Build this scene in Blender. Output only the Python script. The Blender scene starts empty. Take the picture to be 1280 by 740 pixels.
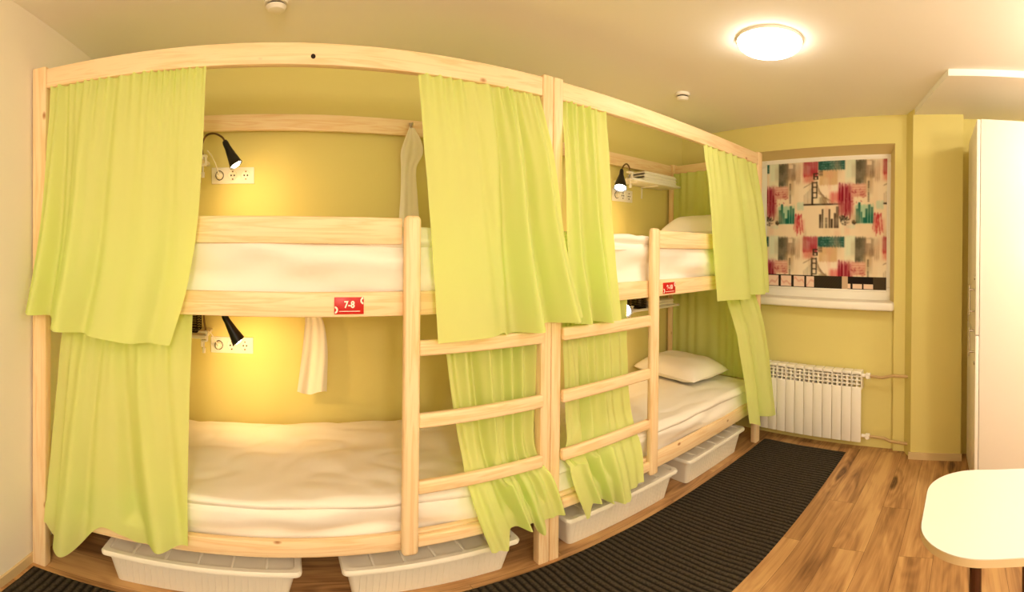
import bpy, bmesh, math, random
from mathutils import Vector, Matrix, noise
random.seed(4)
PI = math.pi
scn = bpy.context.scene
COL = scn.collection

# ------------------------------------------------------------------ helpers
class MB:
    """collects shapes and links them as one mesh object (world coordinates)"""
    def __init__(s): s.v = []; s.f = []; s.m = []
    def add(s, vs, fs, mi=0):
        o = len(s.v); s.v += [tuple(p) for p in vs]
        s.f += [tuple(i + o for i in f) for f in fs]; s.m += [mi] * len(fs)
    def frombm(s, bm, mi=0):
        bm.verts.index_update()
        s.add([v.co.copy() for v in bm.verts], [[v.index for v in f.verts] for f in bm.faces], mi); bm.free()
    def box(s, x0, x1, y0, y1, z0, z1, bev=0.0, seg=2, rot=0.0, piv=None, mi=0):
        bm = bmesh.new(); bmesh.ops.create_cube(bm, size=1)
        for v in bm.verts:
            v.co = Vector(((x0 + x1) / 2 + v.co.x * (x1 - x0), (y0 + y1) / 2 + v.co.y * (y1 - y0), (z0 + z1) / 2 + v.co.z * (z1 - z0)))
        if bev > 0:
            bmesh.ops.bevel(bm, geom=list(bm.edges), offset=bev, segments=seg, profile=0.5, affect='EDGES')
        if rot:
            p = Vector(piv or ((x0 + x1) / 2, (y0 + y1) / 2, 0)); M = Matrix.Rotation(rot, 3, 'Z')
            for v in bm.verts: v.co = M @ (v.co - p) + p
        s.frombm(bm, mi); return s
    def tube(s, pts, r, n=12, cap=True, mi=0):
        P = [Vector(p) for p in pts]; R = r if isinstance(r, (list, tuple)) else [r] * len(P)
        up = None; vs = []; fs = []
        for i, p in enumerate(P):
            t = (P[min(i + 1, len(P) - 1)] - P[max(i - 1, 0)]).normalized()
            if up is None:
                up = Vector((0, 0, 1)) if abs(t.z) < .9 else Vector((1, 0, 0))
            a = (up - t * up.dot(t)).normalized(); b = t.cross(a); up = a
            for k in range(n):
                c = 2 * PI * k / n; vs.append(p + a * (R[i] * math.cos(c)) + b * (R[i] * math.sin(c)))
        for i in range(len(P) - 1):
            for k in range(n):
                fs.append((i * n + k, i * n + (k + 1) % n, (i + 1) * n + (k + 1) % n, (i + 1) * n + k))
        if cap:
            fs.append(tuple(range(n))[::-1]); fs.append(tuple((len(P) - 1) * n + k for k in range(n)))
        s.add(vs, fs, mi); return s
    def lathe(s, prof, c, n=32, M=None, mi=0):
        vs = []; fs = []; c = Vector(c)
        for r, z in prof:
            for k in range(n):
                a = 2 * PI * k / n; q = Vector((r * math.cos(a), r * math.sin(a), z))
                vs.append(c + (M @ q if M else q))
        for i in range(len(prof) - 1):
            for k in range(n):
                fs.append((i * n + k, i * n + (k + 1) % n, (i + 1) * n + (k + 1) % n, (i + 1) * n + k))
        s.add(vs, fs, mi); return s
    def prism(s, poly, z0, z1, mi=0):
        n = len(poly)
        s.add([(x, y, z0) for x, y in poly] + [(x, y, z1) for x, y in poly],
              [tuple(range(n))[::-1], tuple(range(n, 2 * n))] + [(i, (i + 1) % n, n + (i + 1) % n, n + i) for i in range(n)], mi); return s
    def grid(s, fn, nu, nv, mi=0, wrap=False):
        vs = [fn(i / nu, j / nv) for j in range(nv + 1) for i in range(nu + 1)]
        fs = [(j * (nu + 1) + i, j * (nu + 1) + i + 1, (j + 1) * (nu + 1) + i + 1, (j + 1) * (nu + 1) + i) for j in range(nv) for i in range(nu)]
        s.add(vs, fs, mi); return s

def wloc(o):
    p = Vector(o.location)
    while o.parent: o = o.parent; p += Vector(o.location)
    return p

def obj(name, mb, mat, parent=None, label=None, smooth=40, fixn=True):
    me = bpy.data.meshes.new(name)
    if parent: off = wloc(parent)
    else:
        xs = [v[0] for v in mb.v]; ys = [v[1] for v in mb.v]; zs = [v[2] for v in mb.v]
        off = Vector(((min(xs) + max(xs)) / 2, (min(ys) + max(ys)) / 2, min(zs)))
    me.from_pydata([(v[0] - off.x, v[1] - off.y, v[2] - off.z) for v in mb.v], [], mb.f)
    for m in (mat if isinstance(mat, (list, tuple)) else [mat]): me.materials.append(m)
    for p, mi in zip(me.polygons, mb.m): p.material_index = mi
    if fixn:
        bm = bmesh.new(); bm.from_mesh(me); bmesh.ops.recalc_face_normals(bm, faces=bm.faces); bm.to_mesh(me); bm.free()
    if smooth:
        for p in me.polygons: p.use_smooth = True
        me.set_sharp_from_angle(angle=math.radians(smooth))
    me.update()
    o = bpy.data.objects.new(name, me); COL.objects.link(o)
    if parent: o.parent = parent
    else: o.location = off
    if label: o['label'] = label
    return o

def thing(name, label, cat, loc, group=None):
    o = bpy.data.objects.new(name, None); COL.objects.link(o); o.location = loc
    o.empty_display_size = .05
    return tag(o, label, cat, group)
def tag(o, label, cat, group=None, kind=None):
    o['label'] = label; o['category'] = cat
    if group: o['group'] = group
    if kind: o['kind'] = kind
    return o
def struct(name, mb, mat, parent=None, smooth=None):
    o = obj(name, mb, mat, parent, smooth=smooth)
    if not parent: o['kind'] = 'structure'
    return o

# ------------------------------------------------------------------ materials
def s2l(c):
    return tuple((x / 12.92 if x <= .04045 else ((x + .055) / 1.055) ** 2.4) for x in [k / 255 for k in c]) + (1,)
def newmat(name):
    m = bpy.data.materials.new(name); m.use_nodes = True; nt = m.node_tree
    return m, nt, nt.nodes, nt.links, nt.nodes['Principled BSDF']
def paint(name, rgb, rough=.6, spec=.3, var=.04, vscale=3.0, bump=0.0, bscale=60, metal=0.0):
    m, nt, N, L, B = newmat(name)
    B.inputs['Roughness'].default_value = rough; B.inputs['Specular IOR Level'].default_value = spec; B.inputs['Metallic'].default_value = metal
    tc = N.new('ShaderNodeTexCoord'); nz = N.new('ShaderNodeTexNoise'); nz.inputs['Scale'].default_value = vscale; nz.inputs['Detail'].default_value = 4
    L.new(tc.outputs['Object'], nz.inputs['Vector'])
    mx = N.new('ShaderNodeMix'); mx.data_type = 'RGBA'
    c = s2l(rgb); mx.inputs['A'].default_value = tuple(x * (1 - var) for x in c[:3]) + (1,); mx.inputs['B'].default_value = tuple(min(1, x * (1 + var)) for x in c[:3]) + (1,)
    L.new(nz.outputs['Fac'], mx.inputs['Factor']); L.new(mx.outputs['Result'], B.inputs['Base Color'])
    if bump:
        n2 = N.new('ShaderNodeTexNoise'); n2.inputs['Scale'].default_value = bscale; n2.inputs['Detail'].default_value = 3
        L.new(tc.outputs['Object'], n2.inputs['Vector'])
        bp = N.new('ShaderNodeBump'); bp.inputs['Strength'].default_value = bump; bp.inputs['Distance'].default_value = .01
        L.new(n2.outputs['Fac'], bp.inputs['Height']); L.new(bp.outputs['Normal'], B.inputs['Normal'])
    return m
def pine(name, axis, light=(247, 220, 176), dark=(238, 202, 150)):
    m, nt, N, L, B = newmat(name); B.inputs['Roughness'].default_value = .42; B.inputs['Specular IOR Level'].default_value = .3
    tc = N.new('ShaderNodeTexCoord'); mp = N.new('ShaderNodeMapping')
    sc = [9, 9, 9]; sc[axis] = .55; mp.inputs['Scale'].default_value = sc
    L.new(tc.outputs['Object'], mp.inputs['Vector'])
    nz = N.new('ShaderNodeTexNoise'); nz.inputs['Scale'].default_value = 3.2; nz.inputs['Detail'].default_value = 5; nz.inputs['Distortion'].default_value = .6
    L.new(mp.outputs['Vector'], nz.inputs['Vector'])
    wv = N.new('ShaderNodeMath'); wv.operation = 'MULTIPLY'; wv.inputs[1].default_value = 9.0; L.new(nz.outputs['Fac'], wv.inputs[0])
    sn = N.new('ShaderNodeMath'); sn.operation = 'PINGPONG'; sn.inputs[1].default_value = 1.0; L.new(wv.outputs[0], sn.inputs[0])
    rp = N.new('ShaderNodeValToRGB'); rp.color_ramp.elements[0].position = 0.0; rp.color_ramp.elements[0].color = s2l(dark)
    rp.color_ramp.elements[1].position = .75; rp.color_ramp.elements[1].color = s2l(light)
    L.new(sn.outputs[0], rp.inputs['Fac'])
    # knots
    mp2 = N.new('ShaderNodeMapping'); sc2 = [4.5, 4.5, 4.5]; sc2[axis] = 2.6; mp2.inputs['Scale'].default_value = sc2
    L.new(tc.outputs['Object'], mp2.inputs['Vector'])
    vo = N.new('ShaderNodeTexVoronoi'); vo.inputs['Scale'].default_value = 1.6; L.new(mp2.outputs['Vector'], vo.inputs['Vector'])
    kr = N.new('ShaderNodeValToRGB'); kr.color_ramp.elements[0].position = .03; kr.color_ramp.elements[0].color = (1, 1, 1, 1)
    kr.color_ramp.elements[1].position = .085; kr.color_ramp.elements[1].color = (0, 0, 0, 1)
    L.new(vo.outputs['Distance'], kr.inputs['Fac'])
    mx = N.new('ShaderNodeMix'); mx.data_type = 'RGBA'; L.new(kr.outputs['Color'], mx.inputs['Factor'])
    L.new(rp.outputs['Color'], mx.inputs['A']); mx.inputs['B'].default_value = s2l((176, 124, 74))
    L.new(mx.outputs['Result'], B.inputs['Base Color'])
    bp = N.new('ShaderNodeBump'); bp.inputs['Strength'].default_value = .08; L.new(sn.outputs[0], bp.inputs['Height']); L.new(bp.outputs['Normal'], B.inputs['Normal'])
    return m
def cloth(name, rgb, trans=.4, trgb=None, rough=.9, weave=900):
    m, nt, N, L, B = newmat(name); N.remove(B); out = N['Material Output']
    tc = N.new('ShaderNodeTexCoord'); nz = N.new('ShaderNodeTexNoise'); nz.inputs['Scale'].default_value = weave; nz.inputs['Detail'].default_value = 2
    L.new(tc.outputs['Object'], nz.inputs['Vector'])
    n2 = N.new('ShaderNodeTexNoise'); n2.inputs['Scale'].default_value = 7; n2.inputs['Detail'].default_value = 5; L.new(tc.outputs['Object'], n2.inputs['Vector'])
    ad = N.new('ShaderNodeMath'); ad.operation = 'MULTIPLY_ADD'; ad.inputs[1].default_value = .12; L.new(nz.outputs['Fac'], ad.inputs[0]); L.new(n2.outputs['Fac'], ad.inputs[2])
    bp = N.new('ShaderNodeBump'); bp.inputs['Strength'].default_value = .12; bp.inputs['Distance'].default_value = .01; L.new(ad.outputs[0], bp.inputs['Height'])
    d = N.new('ShaderNodeBsdfDiffuse'); d.inputs['Color'].default_value = s2l(rgb); L.new(bp.outputs['Normal'], d.inputs['Normal'])
    if trans <= 0:
        L.new(d.outputs[0], out.inputs['Surface']); return m
    t = N.new('ShaderNodeBsdfTranslucent'); t.inputs['Color'].default_value = s2l(trgb or rgb); L.new(bp.outputs['Normal'], t.inputs['Normal'])
    ms = N.new('ShaderNodeMixShader'); ms.inputs['Fac'].default_value = trans
    L.new(d.outputs[0], ms.inputs[1]); L.new(t.outputs[0], ms.inputs[2]); L.new(ms.outputs[0], out.inputs['Surface'])
    return m
def emit(name, rgb, strength):
    m, nt, N, L, B = newmat(name)
    B.inputs['Base Color'].default_value = rgb + (1,); B.inputs['Emission Color'].default_value = rgb + (1,); B.inputs['Emission Strength'].default_value = strength
    return m
def laminate(name):
    m, nt, N, L, B = newmat(name); B.inputs['Roughness'].default_value = .42; B.inputs['Specular IOR Level'].default_value = .3
    tc = N.new('ShaderNodeTexCoord')
    br = N.new('ShaderNodeTexBrick'); br.offset = .37; br.inputs['Scale'].default_value = 1; br.inputs['Mortar Size'].default_value = .0008
    br.inputs['Brick Width'].default_value = 1.28; br.inputs['Row Height'].default_value = .165; br.inputs['Bias'].default_value = 0
    br.inputs['Color1'].default_value = (0, 0, 0, 1); br.inputs['Color2'].default_value = (1, 1, 1, 1); br.inputs['Mortar'].default_value = (.5, .5, .5, 1)
    L.new(tc.outputs['Object'], br.inputs['Vector'])
    def coords(sx, sy):
        mp = N.new('ShaderNodeMapping'); mp.inputs['Scale'].default_value = (sx, sy, 1); L.new(tc.outputs['Object'], mp.inputs['Vector'])
        of = N.new('ShaderNodeVectorMath'); of.operation = 'MULTIPLY_ADD'; of.inputs[1].default_value = (7.3, 13.1, 5.2)
        L.new(br.outputs['Color'], of.inputs[0]); L.new(mp.outputs['Vector'], of.inputs[2]); return of.outputs[0]
    def noi(v, sc, det, dist=0.0):
        n = N.new('ShaderNodeTexNoise'); n.inputs['Scale'].default_value = sc; n.inputs['Detail'].default_value = det; n.inputs['Distortion'].default_value = dist
        L.new(v, n.inputs['Vector']); return n.outputs['Fac']
    def mt(op, a, b, c=None):
        n = N.new('ShaderNodeMath'); n.operation = op
        for k, q in enumerate((a, b, c)):
            if q is None: continue
            if isinstance(q, (int, float)): n.inputs[k].default_value = q
            else: L.new(q, n.inputs[k])
        return n.outputs[0]
    broad = noi(coords(.9, 7), 1.6, 3, .9)
    fine = noi(coords(1.6, 60), 1.5, 4, .4)
    vo = N.new('ShaderNodeTexVoronoi'); vo.inputs['Scale'].default_value = 1.0
    wob = N.new('ShaderNodeVectorMath'); wob.operation = 'MULTIPLY_ADD'; wob.inputs[1].default_value = (.35, .35, 0)
    nw = N.new('ShaderNodeTexNoise'); nw.inputs['Scale'].default_value = 2.2; cc = coords(1.25, 5.2); L.new(cc, nw.inputs['Vector']); L.new(nw.outputs['Color'], wob.inputs[0]); L.new(cc, wob.inputs[2])
    L.new(wob.outputs[0], vo.inputs['Vector']); d = vo.outputs['Distance']
    ring = mt('SINE', mt('MULTIPLY', d, 46), 0)
    fall = mt('MAXIMUM', mt('SUBTRACT', .62, d), 0)
    knot = mt('MAXIMUM', mt('SUBTRACT', .17, d), 0)
    v = mt('MULTIPLY', broad, 1.15)
    v = mt('MULTIPLY_ADD', fine, .38, v)
    v = mt('MULTIPLY_ADD', mt('MULTIPLY', ring, fall), .17, v)
    v = mt('MULTIPLY_ADD', knot, -2.2, v)
    v = mt('MULTIPLY_ADD', br.outputs['Color'], .10, v)
    rp = N.new('ShaderNodeValToRGB'); E = rp.color_ramp.elements; E[0].position = .38; E[0].color = s2l((84, 56, 34)); E[1].position = 1.0; E[1].color = s2l((204, 162, 108))
    e = E.new(.62); e.color = s2l((148, 108, 68)); e = E.new(.8); e.color = s2l((180, 136, 88)); L.new(v, rp.inputs['Fac'])
    mx = N.new('ShaderNodeMix'); mx.data_type = 'RGBA'; mx.inputs['B'].default_value = s2l((84, 58, 36))
    L.new(br.outputs['Fac'], mx.inputs['Factor']); L.new(rp.outputs['Color'], mx.inputs['A']); L.new(mx.outputs['Result'], B.inputs['Base Color'])
    return m

M_ceil = paint('ceiling paint', (247, 243, 235), .9, .1, .01)
M_white_wall = paint('cream wall paint', (246, 239, 226), .85, .15, .012, bump=.05, bscale=120)
M_green = paint('yellow green wall paint', (225, 212, 136), .75, .2, .015, bump=.05, bscale=140)
M_pine = [pine('pine along x', 0), pine('pine along y', 1), pine('pine along z', 2)]
M_floor = laminate('oak laminate')
M_lime = cloth('lime curtain cloth', (246, 245, 166), .43, (192, 242, 68))
M_sheet = cloth('white bed linen', (246, 240, 228), 0)
M_towel = cloth('cream towel', (248, 240, 226), .12, weave=400)
m, nt, N, L, B = newmat('charcoal ribbed pile'); B.inputs['Roughness'].default_value = .95; B.inputs['Specular IOR Level'].default_value = .05
_tc = N.new('ShaderNodeTexCoord'); _sx = N.new('ShaderNodeSeparateXYZ'); L.new(_tc.outputs['UV'], _sx.inputs[0])
_m1 = N.new('ShaderNodeMath'); _m1.operation = 'MULTIPLY'; _m1.inputs[1].default_value = PI; L.new(_sx.outputs[0], _m1.inputs[0])
_m2 = N.new('ShaderNodeMath'); _m2.operation = 'SINE'; L.new(_m1.outputs[0], _m2.inputs[0])
_m3 = N.new('ShaderNodeMath'); _m3.operation = 'ABSOLUTE'; L.new(_m2.outputs[0], _m3.inputs[0])
_nz = N.new('ShaderNodeTexNoise'); _nz.inputs['Scale'].default_value = 90; _nz.inputs['Detail'].default_value = 4; L.new(_tc.outputs['Object'], _nz.inputs['Vector'])
_m4 = N.new('ShaderNodeMath'); _m4.operation = 'MULTIPLY'; L.new(_m3.outputs[0], _m4.inputs[0]); L.new(_nz.outputs['Fac'], _m4.inputs[1])
_rp = N.new('ShaderNodeValToRGB'); _rp.color_ramp.elements[0].position = .12; _rp.color_ramp.elements[0].color = s2l((37, 33, 27)); _rp.color_ramp.elements[1].position = .52; _rp.color_ramp.elements[1].color = s2l((74, 66, 54))
L.new(_m4.outputs[0], _rp.inputs['Fac']); L.new(_rp.outputs['Color'], B.inputs['Base Color']); M_rug = m
M_white = paint('white lacquer', (228, 220, 207), .28, .4, .005)
M_white_matt = paint('white enamel', (244, 238, 226), .4, .35, .01)
M_plastic = paint('milky plastic', (238, 232, 216), .35, .35, .01)
M_edge = paint('beige edge banding', (214, 190, 150), .5, .3, .03)
M_base = paint('beige baseboard', (216, 192, 146), .45, .3, .05, 8)
M_black = paint('black shade lacquer', (26, 22, 20), .35, .4, .05)
M_neck = paint('bronze gooseneck', (120, 92, 58), .3, .5, .05, metal=.7)
M_chrome = paint('brushed chrome', (190, 182, 168), .22, .5, .02, metal=1)
M_darkleg = paint('dark chrome', (92, 70, 62), .15, .5, .02, metal=1)
M_red = paint('red plate', (196, 30, 26), .35, .4, .02)
M_print = paint('white print', (250, 240, 228), .5, .3, .0)
M_dark = paint('dark hole', (40, 30, 20), .7, .2, .05)
M_pipe = paint('painted pipe', (196, 166, 116), .45, .3, .02)
M_lampglass = emit('lit diffuser', (1, .90, .75), 19.0)
M_bulb = emit('lit bulb', (1, .86, .6), 14.0)
M_grid = paint('radiator shadow grey', (150, 136, 108), .5, .3, .02)
m, nt, N, L, B = newmat('window glass'); B.inputs['Transmission Weight'].default_value = 1; B.inputs['Roughness'].default_value = .02; B.inputs['Base Color'].default_value = (.9, .95, .93, 1); M_glass = m

# ------------------------------------------------------------------ room
XL, XR, YB, YF, ZC, ZS = -1.075, 3.34, 2.56, -2.3, 2.294, 2.258
T = .12
struct('floor', MB().box(XL - T, XR + .3, YF - T, YB + T, -.1, 0), M_floor)
struct('ceiling', MB().box(XL - T, XR + .3, YF - T, YB + T, ZC, ZC + .1), M_ceil)
struct('wall_left', MB().box(XL - T, XL, YF, YB, 0, ZC), M_white_wall)
struct('wall_back', MB().box(XL - T, XR + .3, YB, YB + T, 0, ZC), M_green)
struct('wall_front', MB().box(XL - T, XR + .3, YF - T, YF, 0, ZC), M_white_wall)
wr = MB()
WY0, WY1, WZ0, WZ1, XI = .54, 1.95, .985, 2.097, 3.52
wr.box(XR, XR + .25, YF, WY0, 0, ZC)
wr.box(XR, XR + .25, WY1, YB, 0, ZC)
wr.box(XR, XR + .25, WY0, WY1, WZ1, ZC)
wr.box(XR + .035, XR + .25, WY0, WY1, 0, WZ0)
struct('wall_right', wr, M_green)
# splayed window reveals
rv = MB()
a0, a1, zi = WY0 + .07, WY1 - .07, 2.045
rv.add([(XR, WY0, WZ1), (XR, WY1, WZ1), (XI, a1, zi), (XI, a0, zi)], [(0, 1, 2, 3)])
rv.add([(XR, WY0, WZ0), (XR, WY0, WZ1), (XI, a0, zi), (XI, a0, WZ0)], [(0, 1, 2, 3)])
rv.add([(XR, WY1, WZ0), (XR, WY1, WZ1), (XI, a1, zi), (XI, a1, WZ0)], [(0, 1, 2, 3)])
struct('trim_3', rv, paint('cream reveal paint', (226, 206, 150), .8, .15, .01))
# pier beside the wardrobe and the dropped ceiling slab over it
struct('trim_2', MB().prism([(XR + .01, .455), (3.22, .385), (3.22, .008), (XR + .01, .008)], 0, ZC), M_green)
struct('trim_1', MB().prism([(XR + .01, .41), (3.19, .365), (2.475, .095), (2.475, YF), (XR + .01, YF)], ZS, ZC + .02), M_ceil)
struct('baseboard_left', MB().box(XL, XL + .012, YF, YB, 0, .055, .003), M_base)
struct('baseboard_right', MB().prism([(3.206, .40), (3.206, .0), (3.222, .0), (3.222, .40)], 0, .05), M_base)
struct('baseboard_back', MB().box(XL, XR, YB - .012, YB, 0, .055, .003), M_base)
# window
win = MB()
fx0, fx1 = XI - .03, XI + .03
win.box(fx0, fx1, a0 - .02, a1 + .02, WZ0 + .02, 1.125, .006)
win.box(fx0, fx1, a0 - .02, a1 + .02, 2.0, zi + .02, .006)
win.box(fx0, fx1, a0 - .02, a0 + .10, 1.1255, 1.9995, .004)
win.box(fx0, fx1, a1 - .30, a1 + .02, 1.1255, 1.9995, .004)
w1 = struct('window_1', win, M_white_matt, smooth=40)
struct('window_pane', MB().box(XI - .004, XI + .004, a0 + .10, a1 - .30, 1.125, 2.0), M_glass, w1)
struct('window_sill', MB().box(3.285, fx0 + .01, WY0 - .002, WY1 + .04, .985, 1.04, .014, 3), M_white_matt, w1, smooth=40)

# ------------------------------------------------------------------ bunk beds
FY, BY = 1.6, 2.53          # front and back face of the frames
def bunk(x0, x1, lx, plate, px, label, bolts):
    r = thing('bunk_bed', label, 'bunk bed', ((x0 + x1) / 2, 2.06, 0), 'pine bunk beds along the green wall')
    pw = .062 if x0 < 0 else .053
    pl, pr = x0 + (.07 if x0 < 0 else .053), x1 - (.056 if x0 < 0 else .066)
    topz = 2.048
    for a, b in ((x0, pl), (pr, x1)):
        obj('post', MB().box(a, b, FY, FY + .05, 0, topz, .006), M_pine[2], r)
        obj('post', MB().box(a, b, BY - .05, BY, 0, 2.03, .006), M_pine[2], r)
    tb = obj('top_beam', MB().box(pl, pr, FY + .004, FY + .04, 1.958, 2.037, .005), M_pine[0], r)
    for bx, bz in bolts:
        obj('bolt', MB().lathe([(0, -.004), (.009, -.004), (.009, 0), (.006, .001), (0, .001)], (bx, FY + .003, bz), 12, Matrix.Rotation(PI / 2, 3, 'X')), M_dark, tb)
    obj('back_rail', MB().box(pl, pr, BY - .03, BY - .002, 1.936, 2.02, .005), M_pine[0], r)
    for ex in (x0 + .012, x1 - .037):
        obj('end_rail', MB().box(ex, ex + .025, FY + .05, BY - .05, 1.95, 2.02, .004), M_pine[1], r)
        obj('end_rail', MB().box(ex, ex + .025, FY + .05, BY - .05, 1.145, 1.222, .004), M_pine[1], r)
        obj('end_rail', MB().box(ex, ex + .025, FY + .05, BY - .05, .255, .325, .004), M_pine[1], r)
    obj('side_rail', MB().box(pl, pr, FY + .006, FY + .036, 1.143, 1.222, .005), M_pine[0], r)
    obj('side_rail', MB().box(pl, pr, FY + .006, FY + .036, .252, .326 if x0 < 0 else .335, .005), M_pine[0], r)
    for z in (1.143, .255):
        obj('back_side_rail', MB().box(pl, pr, BY - .03, BY - .004, z, z + .075, .005), M_pine[0], r)
        obj('slat_base', MB().box(pl, pr, FY + .036, BY - .03, z + .01, z + .03, .002), M_pine[1], r)
    lw = .066
    if x0 < 0: ga, gb = pl, lx
    else: ga, gb = lx + lw * .9, pr
    obj('guard_rail', MB().box(ga, gb, FY + .006, FY + .034, 1.375, 1.461, .005), M_pine[0], r)
    if x0 > 0:   # short stub of guard rail hides behind the curtain left of the ladder
        pass
    up = MB()
    up.box(lx, lx + lw, FY - .038, FY + .004, .245, 1.468, .017, 4)
    obj('ladder_upright', up, M_pine[2], r)
    if x0 < 0: ra, rb = lx + lw, pr
    else: ra, rb = pl, lx + .005
    for z in (1.036, .782, .527, .298):
        # the rungs run from the upright back to the post of the frame
        obj('rung', MB().box(ra - .002, rb + .002, FY - .026, FY + .004, z - .026, z + .026, .009, 3), M_pine[0], r)
    if x0 > 0:
        obj('rung_post', MB().box(x0 + .002, pl, FY - .006, FY, .02, 1.06, .002), M_pine[2], r) if False else None
    # red number plate
    w, h, zc = .112, .054, 1.18
    pb = obj('number_plate', MB().box(px - w / 2, px + w / 2, FY + .001, FY + .006, zc - h / 2, zc + h / 2, .0008), M_red, r, 'red number plate reading ' + plate)
    cu = bpy.data.curves.new('numerals', 'FONT'); cu.body = plate; cu.size = .030; cu.align_x = 'CENTER'; cu.align_y = 'CENTER'; cu.extrude = .0004; cu.offset = .0009
    to = bpy.data.objects.new('tmp', cu); COL.objects.link(to); bpy.context.view_layer.update()
    me = bpy.data.meshes.new_from_object(to.evaluated_get(bpy.context.evaluated_depsgraph_get())); bpy.data.objects.remove(to)
    mb = MB(); mb.add([(px + .001 + v.co.x, FY + .0006 - v.co.z, zc + .003 + v.co.y) for v in me.vertices], [tuple(p.vertices) for p in me.polygons])
    obj('numerals', mb, M_print, pb, 'white numerals ' + plate, smooth=None)
    ln = MB(); ln.box(px - .038, px + .042, FY + .0003, FY + .0012, zc - .0185, zc - .0165)
    obj('underline', ln, M_print, pb, smooth=None)
    for cx, cz, a, b in ((px - w / 2 + .002, zc - .013, -90, 90), (px + w / 2 - .002, zc + .016, 90, 270)):
        rg = MB(); K = 14; vs = []
        for k in range(K + 1):
            t = math.radians(a + (b - a) * k / K)
            for rr in (.0055, .0115): vs.append((cx + rr * math.cos(t), FY + .0005, cz + rr * math.sin(t)))
        rg.add(vs, [(2 * k, 2 * k + 1, 2 * k + 3, 2 * k + 2) for k in range(K)])
        obj('ring_mark', rg, M_print, pb, smooth=None)
    return r
bunk(-1.067, 1.136, .444, '7-8', .238, 'left pine bunk bed against the cream wall, number plate 7-8', [(.097, 1.987)])
bunk(1.139, 3.165, 1.785, '9-10', 1.978, 'right pine bunk bed near the window, number plate 9-10', [])

# ------------------------------------------------------------------ bedding
def soft_slab(x0, x1, y0, y1, z0, z1, rad, wr_amp, seed, front=0.0, nx=110, ny=48, sag=.0):
    """slab of bedding: rounded section swept along x, wrinkled"""
    sec = []
    def arc(cx, cz, a0, a1, n=6):
        for k in range(n + 1):
            t = math.radians(a0 + (a1 - a0) * k / n); sec.append((cx + rad * math.cos(t), cz + rad * math.sin(t)))
    sec.append((y0 + .02, z0)); 
    arc(y0 + rad, z0 + rad, 250, 180)
    for k in range(1, 8): sec.append((y0, z0 + rad + (z1 - z0 - 2 * rad) * k / 8))
    arc(y0 + rad, z1 - rad, 180, 90)
    for k in range(1, ny): sec.append((y0 + rad + (y1 - y0 - 2 * rad) * k / ny, z1))
    arc(y1 - rad, z1 - rad, 90, 0)
    sec.append((y1, z0))
    n = len(sec)
    def fn(u, v):
        j = min(n - 1, int(round(v * (n - 1)))); y, z = sec[j]; x = x0 + (x1 - x0) * u
        e = min(u, 1 - u) * (x1 - x0) / rad
        k = 1.0 if e >= 1 else math.sqrt(max(0, 1 - (1 - e) ** 2))
        z = z0 + (z - z0) * (.35 + .65 * k)
        top = max(0, min(1, (z - z0) / (z1 - z0)))
        w = noise.noise(Vector((x * 2.2 + seed, y * 3.5, 3.1))) * 1.0 + .6 * noise.noise(Vector((x * 5 + y * 4 + seed, y * 9 - x * 2, 7.7)))
        rid = abs(noise.noise(Vector((x * 3.0 + y * 2.5 + seed * 2, y * 5 - x * 1.5, 1.7))))
        z += (wr_amp * w - wr_amp * 1.2 * max(0, .25 - rid) * 2) * top
        if front and y < y0 + rad * 1.1:
            s = math.sin((z - z0) / (z1 - z0) * 6.0 + 2.6 * noise.noise(Vector((x * 1.3 + seed, 0, 0))) + x * 3.2)
            y += front * s * (1 - top * .5) + front * .8 * noise.noise(Vector((x * 4 + seed, z * 16, 2)))
        return (x, y, z)
    return MB().grid(fn, nx, n - 1)
def bed(xa, xb, z, mh, ch, label, seed, front, group, wr=.011):
    r = thing('mattress', label, 'mattress', ((xa + xb) / 2, 2.06, z), group)
    obj('fitted_sheet', soft_slab(xa, xb, FY + .038, BY - .055, z, z + mh, .04, .004, seed, front), M_sheet, r, smooth=70)
    obj('bed_cover', soft_slab(xa + .004, xb - .004, FY + .030, BY - .06, z + mh - .05, z + mh + ch, .024, wr, seed + 5, front * .6), M_sheet, r, smooth=70)
    return r
G = 'bunk mattresses made up in white linen'
bed(-.985, 1.07, .286, .178, .02, 'lower left mattress in white linen with rumpled cover, above two storage boxes', 1.0, .024, G)
bed(-.985, 1.07, 1.174, .236, .022, 'upper left mattress in white linen behind the guard rail and plate 7-8', 9.0, .030, G)
bed(1.20, 3.09, .286, .172, .02, 'lower right mattress in white linen with a pillow at the window end', 17.0, .026, G)
bed(1.20, 3.09, 1.174, .236, .022, 'upper right mattress in white linen behind the ladder with plate 9-10', 25.0, .026, G)

def pillow(c, lx, ly, h, rz, label, tilt=0.0, roll=0.0):
    mb = MB(); n = 30
    R = Matrix.Rotation(rz, 3, 'Z') @ Matrix.Rotation(tilt, 3, 'Y') @ Matrix.Rotation(roll, 3, 'X'); C = Vector(c)
    for sg in (1, -1):
        def fn(u, v):
            a, b = u * 2 - 1, v * 2 - 1
            t = max(0, (1 - abs(a) ** 3.2)) ** .55 * max(0, (1 - abs(b) ** 3.2)) ** .55
            pin = 1 - .07 * (1 - a * a) * (abs(b) ** 6) ; pin2 = 1 - .07 * (1 - b * b) * (abs(a) ** 6)
            z = sg * h * t * (1 if sg > 0 else .45) + .012 * t * noise.noise(Vector((a * 2.2 + c[0], b * 2.6, sg)))
            return C + R @ Vector((a * lx / 2 * pin2, b * ly / 2 * pin, z))
        mb.grid(fn, n, n)
    return mb
o = obj('pillow', pillow((2.82, 2.16, .535), .46, .66, .10, -.05, ''), M_sheet, smooth=70)
tag(o, 'white pillow lying on the lower right mattress', 'pillow', 'bed pillows')
o = obj('pillow', pillow((2.87, 1.98, 1.490), .44, .56, .11, .04, ''), M_sheet, smooth=70)
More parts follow.
